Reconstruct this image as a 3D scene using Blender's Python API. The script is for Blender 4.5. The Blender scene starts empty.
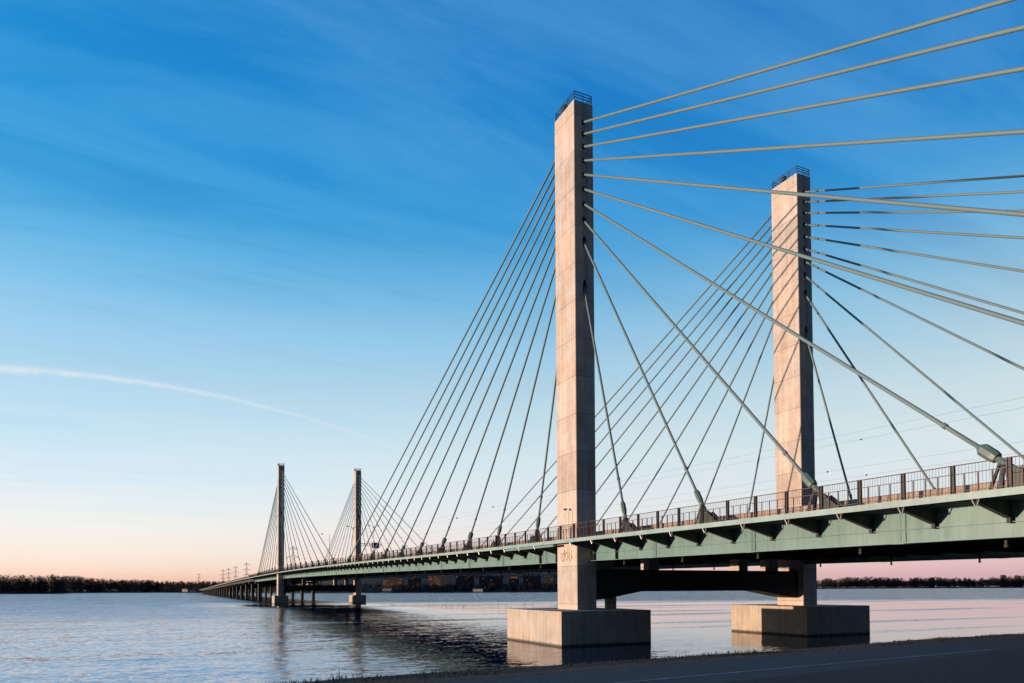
import bpy, math, random
from mathutils import Vector, Matrix, noise
random.seed(7)
scn = bpy.context.scene
COL = scn.collection
rad = math.radians

# ------------------------------------------------------------------ camera (recovered from the photograph)
CAM = Vector((-44.623, -76.391, 6.47))
CR = Vector((0.9054728, -0.4243781, -0.0047077))
CU = Vector((-0.0074387, -0.0269602, 0.9996088))
CF = Vector((0.4243391, 0.9050836, 0.0275685))
FPX, CY = 713.645, 569.5

def pix(P):
    d = Vector(P) - CAM
    z = d.dot(CF)
    return 512 + FPX * d.dot(CR) / z, CY - FPX * d.dot(CU) / z

def spot(x, depth, z=0.0):
    """world point standing at height z, seen in picture column x, at a given distance from the camera"""
    d = CR * ((x - 512) / FPX) + CF
    h = Vector((d.x, d.y, 0)) * depth
    return Vector((CAM.x + h.x, CAM.y + h.y, z))

def height_at(y, depth, x=512):
    d = CR * ((x - 512) / FPX) + CF - CU * ((y - CY) / FPX)
    return CAM.z + d.z * depth

cam_d = bpy.data.cameras.new("camera")
cam = bpy.data.objects.new("camera", cam_d)
COL.objects.link(cam)
cam.matrix_world = Matrix(((CR.x, CU.x, -CF.x, CAM.x), (CR.y, CU.y, -CF.y, CAM.y), (CR.z, CU.z, -CF.z, CAM.z), (0, 0, 0, 1)))
cam_d.sensor_width = 36
cam_d.lens = FPX / 1024 * 36
cam_d.shift_y = (CY - 341.5) / 1024
cam_d.clip_start = 0.1
cam_d.clip_end = 60000
scn.camera = cam

# ------------------------------------------------------------------ materials
def lin(c):
    return tuple(((v / 255 / 12.92) if v / 255 <= 0.04045 else ((v / 255 + 0.055) / 1.055) ** 2.4) for v in c)

class NT:
    def __init__(s, tree):
        s.t = tree; s.n = tree.nodes; s.l = tree.links
    def new(s, typ, **kw):
        nd = s.n.new(typ)
        for k, v in kw.items(): setattr(nd, k, v)
        return nd
    def link(s, a, b): s.l.new(a, b)
    def put(s, sock, v):
        if isinstance(v, bpy.types.NodeSocket): s.l.new(v, sock)
        else: sock.default_value = v
    def math(s, op, a, b=None, c=None, clamp=False):
        nd = s.new('ShaderNodeMath', operation=op); nd.use_clamp = clamp
        s.put(nd.inputs[0], a)
        if b is not None: s.put(nd.inputs[1], b)
        if c is not None: s.put(nd.inputs[2], c)
        return nd.outputs[0]
    def mix(s, fac, a, b, blend='MIX'):
        nd = s.new('ShaderNodeMix', data_type='RGBA', blend_type=blend)
        s.put(nd.inputs[0], fac)
        for i, v in ((6, a), (7, b)):
            if isinstance(v, tuple) and len(v) == 3: v = (*v, 1)
            s.put(nd.inputs[i], v)
        return nd.outputs[2]
    def noise(s, vec, scale, detail=4, rough=0.55, dist=0.0, typ=None):
        nd = s.new('ShaderNodeTexNoise')
        if vec is not None: s.link(vec, nd.inputs['Vector'])
        nd.inputs['Scale'].default_value = scale; nd.inputs['Detail'].default_value = detail
        nd.inputs['Roughness'].default_value = rough; nd.inputs['Distortion'].default_value = dist
        return nd.outputs[0]
    def ramp(s, fac, stops, interp='LINEAR'):
        nd = s.new('ShaderNodeValToRGB'); cr = nd.color_ramp; cr.interpolation = interp
        while len(cr.elements) > 1: cr.elements.remove(cr.elements[-1])
        cr.elements[0].position = stops[0][0]
        for i, (p, c) in enumerate(stops):
            e = cr.elements[0] if i == 0 else cr.elements.new(p)
            if not isinstance(c, tuple): c = (c, c, c)
            e.color = (*c, 1)
        s.put(nd.inputs[0], fac)
        return nd.outputs[0]
    def mapping(s, vec, scale=(1, 1, 1), rot=(0, 0, 0), loc=(0, 0, 0)):
        nd = s.new('ShaderNodeMapping')
        s.link(vec, nd.inputs[0]); nd.inputs['Scale'].default_value = scale
        nd.inputs['Rotation'].default_value = rot; nd.inputs['Location'].default_value = loc
        return nd.outputs[0]
    def maprange(s, v, a, b, c=0.0, d=1.0):
        nd = s.new('ShaderNodeMapRange'); s.put(nd.inputs[0], v)
        nd.inputs[1].default_value = a; nd.inputs[2].default_value = b
        nd.inputs[3].default_value = c; nd.inputs[4].default_value = d
        return nd.outputs[0]

def material(name):
    m = bpy.data.materials.new(name); m.use_nodes = True
    t = NT(m.node_tree)
    return m, t, t.n['Principled BSDF']

def objco(t):
    return t.new('ShaderNodeTexCoord').outputs['Object']

def worn(name, col, rough=0.6, amt=0.25, scale=0.8, dark=(0.6, 0.6, 0.6), metal=0.0, streak=False, bump=0.0):
    m, t, b = material(name)
    co = objco(t)
    n1 = t.noise(co, scale, 6)
    n2 = t.noise(t.mapping(co, (5, 5, 0.35)) if streak else co, scale * (1.5 if streak else 6), 4)
    f = t.math('ADD', t.math('MULTIPLY', n1, 0.6), t.math('MULTIPLY', n2, 0.4))
    f = t.maprange(f, 0.35, 0.65, 1 - amt, 1 + amt * 0.6)
    c = t.mix(1.0, col, f, 'MULTIPLY')
    t.link(c, b.inputs['Base Color'])
    b.inputs['Roughness'].default_value = rough; b.inputs['Metallic'].default_value = metal
    if bump:
        bp = t.new('ShaderNodeBump'); bp.inputs['Strength'].default_value = bump; bp.inputs['Distance'].default_value = 0.05
        t.link(n2, bp.inputs['Height']); t.link(bp.outputs[0], b.inputs['Normal'])
    return m

def concrete(name, col, lift=4.6, wet=False, panel=0.0):
    """cast concrete: pour lifts of slightly different tone, dark joint lines, rain streaks, patches"""
    m, t, b = material(name)
    tc = t.new('ShaderNodeTexCoord'); co = tc.outputs['Object']
    sep = t.new('ShaderNodeSeparateXYZ'); t.link(co, sep.inputs[0])
    geo = t.new('ShaderNodeNewGeometry'); gs = t.new('ShaderNodeSeparateXYZ'); t.link(geo.outputs['Position'], gs.inputs[0])
    x, y, z = sep.outputs
    wz = gs.outputs[2]
    zz = t.math('DIVIDE', wz, lift)
    cell = t.math('FLOOR', zz)
    wn = t.new('ShaderNodeTexWhiteNoise', noise_dimensions='1D'); t.link(cell, wn.inputs['W'])
    patch = t.noise(co, 0.45, 6, 0.6)
    fine = t.noise(co, 5.0, 6, 0.65)
    streak = t.noise(t.mapping(co, (2.6, 2.6, 0.10)), 1.0, 5, 0.6)
    f = t.math('ADD', t.math('MULTIPLY', patch, 0.5), t.math('MULTIPLY', streak, 0.5))
    f = t.math('ADD', t.maprange(f, 0.36, 0.62, 0.72, 1.10), t.math('MULTIPLY', t.math('SUBTRACT', fine, 0.5), 0.42))
    f = t.math('ADD', f, t.math('MULTIPLY', t.math('SUBTRACT', wn.outputs[0], 0.5), 0.20))
    fr = t.math('FRACT', zz)
    jl = t.math('LESS_THAN', fr, 0.018 if lift < 20 else -1.0)
    f = t.math('MULTIPLY', f, t.math('SUBTRACT', 1.0, t.math('MULTIPLY', jl, 0.40)))
    if lift < 20 and not wet:
        # tie holes in a regular grid and dark wash marks running down from the cable ports
        ty = t.math('ABSOLUTE', t.math('SUBTRACT', t.math('FRACT', t.math('DIVIDE', t.math('ADD', x, y), 1.22)), .5))
        tz = t.math('ABSOLUTE', t.math('SUBTRACT', t.math('FRACT', t.math('DIVIDE', wz, 1.15)), .5))
        hole_ = t.math('MULTIPLY', t.math('LESS_THAN', ty, .045), t.math('LESS_THAN', tz, .05))
        f = t.math('MULTIPLY', f, t.math('SUBTRACT', 1.0, t.math('MULTIPLY', hole_, .45)))
        wash = t.math('MULTIPLY', t.maprange(t.math('ABSOLUTE', x), .75, .15), t.maprange(wz, 30, 45))
        wash = t.math('MULTIPLY', wash, t.maprange(t.noise(t.mapping(co, (6, .01, .12)), 1.0, 4), .38, .62))
        f = t.math('MULTIPLY', f, t.math('SUBTRACT', 1.0, t.math('MULTIPLY', wash, .40)))
    if panel:
        fx = t.math('FRACT', t.math('DIVIDE', t.math('ADD', x, y), panel))
        f = t.math('MULTIPLY', f, t.math('SUBTRACT', 1.0, t.math('MULTIPLY', t.math('LESS_THAN', fx, 0.012), 0.3)))
    # reddish / greyish casts of the different pours
    warm = t.mix(t.maprange(t.noise(co, 0.17, 3), 0.42, 0.6), col, (col[0] * 1.0, col[1] * 0.92, col[2] * 0.85))
    c = t.mix(1.0, warm, f, 'MULTIPLY')
    # small dark stains / bug holes
    st = t.maprange(t.noise(co, 1.9, 7, 0.72), 0.62, 0.72)
    c = t.mix(t.math('MULTIPLY', st, 0.45), c, (0.12, 0.11, 0.10))
    # thin drip streaks, rust-brown on the water bases
    drip = t.maprange(t.noise(t.mapping(co, (7, 7, 0.22)), 1.0, 3, 0.5), 0.60, 0.72)
    c = t.mix(t.math('MULTIPLY', drip, 0.5 if wet else 0.28), c, (0.26, 0.15, 0.08) if wet else (0.20, 0.18, 0.16))
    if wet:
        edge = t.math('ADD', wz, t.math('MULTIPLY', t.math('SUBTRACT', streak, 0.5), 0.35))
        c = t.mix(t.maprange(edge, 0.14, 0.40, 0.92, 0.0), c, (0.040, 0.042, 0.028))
    t.link(c, b.inputs['Base Color']); b.inputs['Roughness'].default_value = 0.85
    bp = t.new('ShaderNodeBump'); bp.inputs['Strength'].default_value = 0.35; bp.inputs['Distance'].default_value = 0.03
    t.link(t.math('ADD', fine, streak), bp.inputs['Height']); t.link(bp.outputs[0], b.inputs['Normal'])
    return m

M = {}
M['pylon'] = concrete('pylon_concrete', (0.60, 0.55, 0.49))
M['base'] = concrete('base_concrete', (0.54, 0.495, 0.425), lift=60.0, wet=True, panel=3.55)
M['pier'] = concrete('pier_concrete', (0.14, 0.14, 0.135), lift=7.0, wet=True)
M['barrier'] = concrete('barrier_concrete', (0.42, 0.36, 0.30), lift=60.0, panel=4.7)
def painted_steel(name, col):
    m, t, b = material(name); co = objco(t)
    n1 = t.noise(co, .5, 6); st = t.noise(t.mapping(co, (1, 3.2, .22)), 1.0, 5, .6); fn = t.noise(co, 6, 4)
    f = t.math('ADD', t.math('MULTIPLY', n1, .4), t.math('ADD', t.math('MULTIPLY', st, .4), t.math('MULTIPLY', fn, .2)))
    c = t.mix(1.0, col, t.maprange(f, .36, .64, .70, 1.16), 'MULTIPLY')
    fade = t.maprange(t.noise(co, .23, 4), .45, .65)
    c = t.mix(t.math('MULTIPLY', fade, .35), c, (col[0] * 1.5, col[1] * 1.12, col[2] * 1.12))
    run = t.maprange(t.noise(t.mapping(co, (1, 5.5, .16)), 1.0, 4, .55), .63, .74)
    c = t.mix(t.math('MULTIPLY', run, .42), c, (.085, .058, .04))
    t.link(c, b.inputs['Base Color']); b.inputs['Roughness'].default_value = .5
    return m
M['green'] = painted_steel('green_steel', (0.150, 0.300, 0.292))

M['cable'] = worn('cable_sheath', (0.155, 0.245, 0.26), 0.6, 0.05, 0.08)
M['damper'] = worn('damper_paint', (0.11, 0.19, 0.175), 0.45, 0.25, 2.0)
M['anchor'] = worn('anchor_steel', (0.035, 0.052, 0.05), 0.5, 0.3, 2.0)
M['rail'] = worn('rail_brown_paint', (0.085, 0.050, 0.043), 0.5, 0.3, 3.0)
M['post'] = worn('post_dark_paint', (0.026, 0.022, 0.025), 0.5, 0.25, 3.0)
M['dark'] = worn('dark_metal', (0.03, 0.032, 0.036), 0.5, 0.2, 3.0)
M['top_rail'] = worn('blue_grey_metal', (0.04, 0.07, 0.13), 0.5, 0.2, 3.0)
M['galv'] = worn('galvanised_metal', (0.42, 0.44, 0.45), 0.4, 0.15, 2.0, metal=0.3)
M['fascia'] = worn('pale_green_paint', (0.29, 0.44, 0.43), 0.5, 0.2, 0.5, streak=True)
M['shade_steel'] = worn('shade_dark_steel', (0.060, 0.062, 0.058), 0.8, 0.3, 0.8, streak=True)  # near-black: the shade below the deck is put into this base colour
M['deck'] = worn('deck_asphalt', (0.055, 0.055, 0.057), 0.9, 0.2, 2.0)
M['port_shade'] = worn('port_shade_black', (0.012, 0.012, 0.013), 0.9, 0.1)
M['sign'] = worn('sign_back', (0.14, 0.19, 0.19), 0.5, 0.15, 2.0)
M['scrawl'] = worn('grey_spray_paint', (0.43, 0.375, 0.30), 0.8, 0.2, 4.0)

# ------------------------------------------------------------------ mesh builder
class MB:
    def __init__(s): s.v = []; s.f = []
    def quad(s, *p):
        i = len(s.v); s.v += [tuple(q) for q in p]; s.f.append(tuple(range(i, i + len(p))))
    def box(s, x0, x1, y0, y1, z0, z1):
        i = len(s.v)
        s.v += [(x0, y0, z0), (x1, y0, z0), (x1, y1, z0), (x0, y1, z0), (x0, y0, z1), (x1, y0, z1), (x1, y1, z1), (x0, y1, z1)]
        for q in ((0, 3, 2, 1), (4, 5, 6, 7), (0, 1, 5, 4), (1, 2, 6, 5), (2, 3, 7, 6), (3, 0, 4, 7)):
            s.f.append(tuple(i + k for k in q))
    def prism(s, poly, a, b):
        """poly: list of 3D points (planar loop); extruded by vector from offset a to b"""
        n = len(poly); i = len(s.v); a = Vector(a); b = Vector(b)
        s.v += [tuple(Vector(p) + a) for p in poly] + [tuple(Vector(p) + b) for p in poly]
        s.f.append(tuple(i + k for k in range(n))[::-1]); s.f.append(tuple(i + n + k for k in range(n)))
        for k in range(n):
            j = (k + 1) % n; s.f.append((i + k, i + j, i + n + j, i + n + k))
    def tube(s, pts, radii, n=8, caps=True, phase=0.0):
        pts = [Vector(p) for p in pts]
        if not hasattr(radii, '__len__'): radii = [radii] * len(pts)
        i0 = len(s.v)
        for k, p in enumerate(pts):
            d = (pts[min(k + 1, len(pts) - 1)] - pts[max(k - 1, 0)]).normalized()
            ref = Vector((1, 0, 0)) if abs(d.x) < 0.9 else Vector((0, 1, 0))
            a = d.cross(ref).normalized(); b = d.cross(a)
            for q in range(n):
                t = 2 * math.pi * q / n + phase
                s.v.append(tuple(p + (a * math.cos(t) + b * math.sin(t)) * radii[k]))
        for k in range(len(pts) - 1):
            for q in range(n):
                r = (q + 1) % n
                s.f.append((i0 + k * n + q, i0 + k * n + r, i0 + (k + 1) * n + r, i0 + (k + 1) * n + q))
        if caps:
            s.f.append(tuple(i0 + q for q in range(n))[::-1]); e = i0 + (len(pts) - 1) * n
            s.f.append(tuple(e + q for q in range(n)))
    def bar(s, p, q, w, h=None):
        """square bar between two points"""
        p, q = Vector(p), Vector(q); h = h or w
        d = (q - p).normalized(); ref = Vector((0, 0, 1)) if abs(d.z) < 0.95 else Vector((0, 1, 0))
        a = d.cross(ref).normalized() * w / 2; b = d.cross(a).normalized() * h / 2
        i = len(s.v)
        for c in (p, q):
            s.v += [tuple(c + a + b), tuple(c - a + b), tuple(c - a - b), tuple(c + a - b)]
        s.f += [(i, i + 1, i + 2, i + 3), (i + 7, i + 6, i + 5, i + 4)]
        for k in range(4):
            j = (k + 1) % 4; s.f.append((i + k, i + 4 + k, i + 4 + j, i + j))
    def sweep(s, us, prof):
        """closed section swept along the bridge; prof(u) -> list of (v, z)"""
        i0 = len(s.v); n = len(prof(us[0]))
        for u in us: s.v += [(v, u, z) for v, z in prof(u)]
        for k in range(len(us) - 1):
            for q in range(n):
                r = (q + 1) % n; a = i0 + k * n; b = a + n
                s.f.append((a + q, a + r, b + r, b + q))
        e = i0 + (len(us) - 1) * n
        s.f.append(tuple(i0 + q for q in range(n))[::-1]); s.f.append(tuple(e + q for q in range(n)))
    def mesh(s, name, mat, smooth=False):
        me = bpy.data.meshes.new(name); me.from_pydata(s.v, [], s.f)
        import bmesh
        bm = bmesh.new(); bm.from_mesh(me); bmesh.ops.recalc_face_normals(bm, faces=bm.faces); bm.to_mesh(me); bm.free()
        if smooth: me.shade_smooth()
        me.materials.append(mat); return me
    def build(s, name, mat, parent=None, loc=(0, 0, 0), smooth=False):
        return link(name, s.mesh(name, mat, smooth), parent, loc)

def link(name, data, parent=None, loc=(0, 0, 0)):
    o = bpy.data.objects.new(name, data); COL.objects.link(o); o.location = loc
    if parent is not None: o.parent = parent
    return o
def tag(o, label=None, cat=None, group=None, kind=None):
    for k, v in (('label', label), ('category', cat), ('group', group), ('kind', kind)):
        if v: o[k] = v
    return o
def copy_tree(o, parent=None):
    c = o.copy(); COL.objects.link(c); c.parent = parent
    for ch in list(o.children): copy_tree(ch, c)
    return c

# ------------------------------------------------------------------ the bridge
D = 36.89                      # distance between the two cable planes
SPAN = 280.0                   # main span
PROF = [(-200, 10.9), (-53, 11.98), (-25, 12.19), (0, 12.42), (40, 12.80), (100, 13.58), (165, 14.27), (230, 14.70), (290, 14.86),
        (400, 14.78), (500, 14.45), (670, 13.6), (920, 11.8), (1300, 9.2), (1700, 8.0)]
def zt(u):
    """level of the deck edge along the bridge (smooth through PROF)"""
    n = len(PROF); i = 0
    while i < n - 2 and u > PROF[i + 1][0]: i += 1
    def sl(k):
        a = max(k - 1, 0); b = min(k + 1, n - 1)
        return (PROF[b][1] - PROF[a][1]) / (PROF[b][0] - PROF[a][0])
    x0, y0 = PROF[i]; x1, y1 = PROF[i + 1]; h = x1 - x0; t = (u - x0) / h
    return (2*t**3 - 3*t*t + 1) * y0 + (t**3 - 2*t*t + t) * h * sl(i) + (-2*t**3 + 3*t*t) * y1 + (t**3 - t*t) * h * sl(i + 1)
def gb(u): return zt(u) - 2.58 - min(0.35, max(0.0, u) / 500)      # girder underside

def frange(a, b, st):
    n = max(1, round((b - a) / st)); return [a + (b - a) * k / n for k in range(n + 1)]
U_END = 1560.0
stations = frange(-135, 420, 4.6) + frange(432, U_END, 12)

bridge = link('cable_stayed_bridge', None); bridge.empty_display_size = 10
tag(bridge, 'long cable-stayed bridge with four concrete pylons and green steel girders across the river', 'bridge')
VE0, VE1 = -2.75, D + 2.75

m = MB(); m.sweep(stations, lambda u: [(VE0 + .05, zt(u) - .38), (VE1 - .05, zt(u) - .38), (VE1 - .05, zt(u) - .03), (VE0 + .05, zt(u) - .03)])
m.build('deck', M['deck'], bridge)
for (va, vb) in ((VE0 - .06, VE0 + .046), (VE1 - .046, VE1 + .06)):
    m = MB(); m.sweep(stations, lambda u: [(va, zt(u) - .42), (vb, zt(u) - .42), (vb, zt(u)), (va, zt(u))])
    m.build('fascia', M['fascia'], bridge)
for va, h in ((1.95, 1.12), (D - 2.3, 1.12), (D / 2 - .25, .95)):
    m = MB(); m.sweep(stations, lambda u: [(va, zt(u) - .026), (va + .42, zt(u) - .026), (va + .28, zt(u) + h), (va + .10, zt(u) + h)])
    m.build('barrier', M['barrier'], bridge)

# floor beams: one mesh, copied; local z = 0 at the deck edge level
UB0, UBS = -22.16, 4.71
def fb_mesh():
    m = MB(); e = .02
    for s in (0, 1):
        X = (lambda v: v) if s == 0 else (lambda v: D - v)
        # cantilever bracket and its bottom flange
        poly = [(VE0 + .12, -.39), (.73, -.39), (.73, -1.36), (.25, -1.36), (VE0 + .35, -.66), (VE0 + .12, -.66)]
        m.prism([(X(a), 0, b) for a, b in poly], (0, -e, 0), (0, e, 0))
        fl = [(.73, -1.362), (.25, -1.362), (VE0 + .35, -.662), (VE0 + .13, -.662), (VE0 + .13, -.69), (VE0 + .35, -.69), (.25, -1.39), (.73, -1.39)]
        m.prism([(X(a), 0, b) for a, b in fl], (0, -.17, 0), (0, .17, 0))
        # web stiffener under the bracket
        m.box(min(X(.40), X(.728)), max(X(.40), X(.728)), -.03, .03, -1.72, -1.392)
        m.box(min(X(.385), X(.40)), max(X(.385), X(.40)), -.12, .12, -1.72, -1.392)
    # cross girder between the two edge girders
    m.box(.79, D - .79, -e, e, -2.0, -.385)
    m.box(.79, D - .79, -.2, .2, -2.03, -2.003)
    return m.mesh('floor_beam', M['shade_steel'])
def vb_mesh():
    m = MB(); z = -.42
    for du in (-.22, .22):
        m.bar((VE0 + .02, du, z), (VE0 + .10, du * .25, z - .42), .06)
    return m.mesh('drain_bracket', M['galv'])
fbm = fb_mesh(); vbm = vb_mesh(); count = 0; rest = MB()
ub = []
u = UB0 - UBS * 22
while u < 415:
    if all(abs(u - c) > 2.6 for c in (0, SPAN)): ub.append(u)
    u += UBS
ub.sort(key=lambda q: abs(q + 30) if q > -66 else 900 - q)
for k, u in enumerate(ub):
    if k < 100:
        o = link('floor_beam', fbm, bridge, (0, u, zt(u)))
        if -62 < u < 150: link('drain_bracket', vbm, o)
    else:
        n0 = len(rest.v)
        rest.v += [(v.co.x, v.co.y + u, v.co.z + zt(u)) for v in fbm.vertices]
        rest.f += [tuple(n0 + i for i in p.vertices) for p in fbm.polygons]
if rest.v: tag(rest.build('floor_beam', M['shade_steel'], bridge), kind='stuff')

# longitudinal stringers under the deck
for v in (6.0, 11.0, 16.0, 21.0, 26.0, 31.0):
    m = MB(); m.sweep([s for s in stations if s <= 400], lambda u: [(v - .15, zt(u) - .95), (v + .15, zt(u) - .95), (v + .15, zt(u) - .384), (v - .15, zt(u) - .384)])
    m.build('stringer', M['green'], bridge)

# edge girders (web, flanges, stiffener) in three runs: they butt into the pylons
def girder(ua, ub_, s):
    st = frange(ua, ub_, 4.6)
    X = (lambda v: v) if s == 0 else (lambda v: D - v)
    m = MB()
    def sec(a, b, z0, z1): m.sweep(st, lambda u: [(X(a), z0(u)), (X(b), z0(u)), (X(b), z1(u)), (X(a), z1(u))])
    sec(.735, .785, lambda u: gb(u) + .06, lambda u: zt(u) - .44)
    sec(.36, 1.16, lambda u: gb(u), lambda u: gb(u) + .057)
    sec(.45, 1.07, lambda u: zt(u) - .437, lambda u: zt(u) - .384)
    sec(.52, .733, lambda u: gb(u) + .93, lambda u: gb(u) + .975)
    g = m.build('edge_girder', M['green'], bridge)
    # bolted splices
    q = ua + 7.0
    while q < ub_ - 4:
        p = MB()
        for za, zb in ((gb(q) + .1, gb(q) + .90), (gb(q) + 1.0, zt(q) - .5)):
            x0, x1 = sorted((X(.668), X(.733)))
            p.box(x0, x1, q - .33, q - .02, za, zb); p.box(x0, x1, q + .02, q + .33, za, zb); p.box(*sorted((X(.70), X(.733))), q - .019, q + .019, za + .01, zb - .01)
            if q < 130 and s == 0:
                for yb in (-.26, -.10, .10, .26):
                    for kz in range(6):
                        zc = za + .08 + (zb - za - .16) * kz / 5; p.box(.645, .669, q + yb - .022, q + yb + .022, zc - .022, zc + .022)
        p.box(min(X(.34), X(1.18)), max(X(.34), X(1.18)), q - .45, q + .45, gb(q) - .028, gb(q) - .003)
        p.build('splice_plate', M['green'], g)
        q += 14.13
    return g
for s in (0, 1):
    girder(-135, -2.43, s); girder(2.43, SPAN - 2.43, s); girder(SPAN + 2.43, 412, s)
# deep full-height stiffeners either side of every pylon
for c in (0, SPAN):
    for s in (0, 1):
        X = (lambda v: v) if s == 0 else (lambda v: D - v)
        for du in (-8.03, -3.32, 6.1, 10.8):
            uu = min(ub, key=lambda q: abs(q - (c + du)))
            m = MB(); a, b = sorted((X(.39), X(.733)))
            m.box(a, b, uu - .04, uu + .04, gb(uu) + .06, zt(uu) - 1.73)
            m.build('bearing_stiffener', M['shade_steel'], bridge)
# utility trough slung below the walkway just past the first pylon
m = MB(); m.sweep(frange(1.0, 15.5, 2), lambda u: [(VE0 + .02, zt(u) - .74), (VE0 + .42, zt(u) - .74), (VE0 + .42, zt(u) - .47), (VE0 + .02, zt(u) - .47)])
m.build('utility_trough', M['green'], bridge)

# drain pipes hanging below the deck edges
for k in range(-10, 14):
    for X_ in (2.6, D - 2.6):
        u = 4.0 + k * 14.13 * .75
        if abs(u) < 3.5: continue
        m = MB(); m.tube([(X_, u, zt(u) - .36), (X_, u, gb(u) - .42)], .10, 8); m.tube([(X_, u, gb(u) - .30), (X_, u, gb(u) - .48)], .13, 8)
        m.build('drain_pipe', M['shade_steel'], bridge)

# pylons
HP = 66.1
HOLES = [63.62, 62.15, 60.56, 58.85, 57.1, 55.3, 53.45, 51.35, 48.65, 42.8]
A2, B2 = 2.44, 1.362
def bevel_box(m, x0, x1, y0, y1, z0, z1, c=.06):
    P = [(x0 + c, y0), (x1 - c, y0), (x1, y0 + c), (x1, y1 - c), (x1 - c, y1), (x0 + c, y1), (x0, y1 - c), (x0, y0 + c)]
    m.prism([(a, b, 0) for a, b in P], (0, 0, z0), (0, 0, z1))
def make_pylon(with_beacon):
    m = MB(); bevel_box(m, -B2, B2, -A2, A2, 3.9, HP)
    py = m.build('pylon', M['pylon'], bridge)
    r = MB(); o = .12; zt0 = HP
    cs = [(-B2 + o, -A2 + o), (B2 - o, -A2 + o), (B2 - o, A2 - o), (-B2 + o, A2 - o)]
    for i in range(4):
        a, b = cs[i], cs[(i + 1) % 4]
        for h in (.45, .8, 1.15): r.bar((*a, zt0 + h), (*b, zt0 + h), .07)
        n = 3 if i % 2 else 2
        for k in range(n):
            t = k / n; r.bar((a[0] + (b[0] - a[0]) * t, a[1] + (b[1] - a[1]) * t, zt0 - .01), (a[0] + (b[0] - a[0]) * t, a[1] + (b[1] - a[1]) * t, zt0 + 1.18), .08)
    r.build('guard_rail', M['top_rail'], py)
    if with_beacon:
        b = MB(); b.tube([(-.95, .3, HP - .01), (-.95, .3, HP + .25), (-.95, .3, HP + .3), (-.95, .3, HP + .95), (-.95, .3, HP + 1.1)], [.12, .12, .38, .38, .15], 10)
        b.build('beacon', M['dark'], py)
    for sg in (-1, 1):
        for k, z in enumerate(HOLES):
            h = MB(); L = .34 if k < 7 else (.42 if k == 7 else (.62 if k == 8 else 1.0))
            pts = [(.26 * math.cos(a), L * math.sin(a)) for a in [2 * math.pi * q / 12 for q in range(12)]]
            y0, y1 = sorted((sg * (A2 - .2), sg * (A2 + .006)))
            h.prism([(a, 0, z + (.0 if k < 7 else L * .35) + b) for a, b in pts], (0, y0, 0), (0, y1, 0))
            h.build('port_shade_plug', M['port_shade'], py)  # black plug on the face; the recess shade is put into its colour
    return py
pyl = make_pylon(True)
pylons = {(0, 0): pyl}
for i, j in ((1, 0), (0, 1), (1, 1)):
    c = copy_tree(pyl, bridge); c.location = (i * D, j * SPAN, 0); pylons[(i, j)] = c
# scrawl on the near pylon under the deck
m = MB(); rs = random.Random(3)
for k in range(7):
    y0 = -1.3 + k * .42 + rs.uniform(-.1, .1); z0 = 10.55 + rs.uniform(-.25, .25); pts = []
    for q in range(12):
        t = q / 11 * 2 * math.pi * rs.uniform(.8, 1.1)
        pts.append((-B2 - .012, y0 + .22 * math.sin(t + k) + .1 * math.sin(3 * t), z0 + .55 * math.cos(t * (1 if k % 2 else .7) + k)))
    m.tube(pts, .035, 4)
m.build('graffiti', M['scrawl'], pylons[(0, 0)])

# pylon bases in the water
def base(vc, uc, v0, v1, hl=7.16):
    m = MB(); bevel_box(m, v0, v1, -hl, hl, -3.0, 3.965, .05)
    b_ = m.build('pylon_base', M['base'], bridge, (vc, uc, 0))
    if hl > 6 and vc == 0:
        m = MB(); m.tube([(5.1, .3, 3.90), (5.1, .3, 5.75)], .74, 20); m.build('support_column', M['pylon'], b_)
    return b_
base(0, 0, -6.18, 5.88); base(D, 0, -5.88, 6.18)
base(0, SPAN, -3.3, 3.1, 4.9); base(D, SPAN, -3.1, 3.3, 4.9)

# haunched cross beams between the pylons, with bearing blocks above
for uc in (0, SPAN):
    m = MB()
    poly = [(B2 - .02, 8.85), (B2 - .02, 5.05), (3.4, 5.25), (8.6, 6.12), (D - 8.6, 6.12), (D - 3.4, 5.25), (D - B2 + .02, 5.05), (D - B2 + .02, 8.85)]
    m.prism([(a, uc, b) for a, b in poly], (0, -1.55, 0), (0, 1.55, 0))
    cb = m.build('cross_beam', M['shade_steel'], bridge)
    for v in (4.0, 11.0, 26.0, 31.6):
        p = MB(); p.box(v - .8, v + .8, uc - .9, uc + .9, 8.85, zt(uc) - 2.0); p.build('bearing', M['pylon'], cb)

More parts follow.
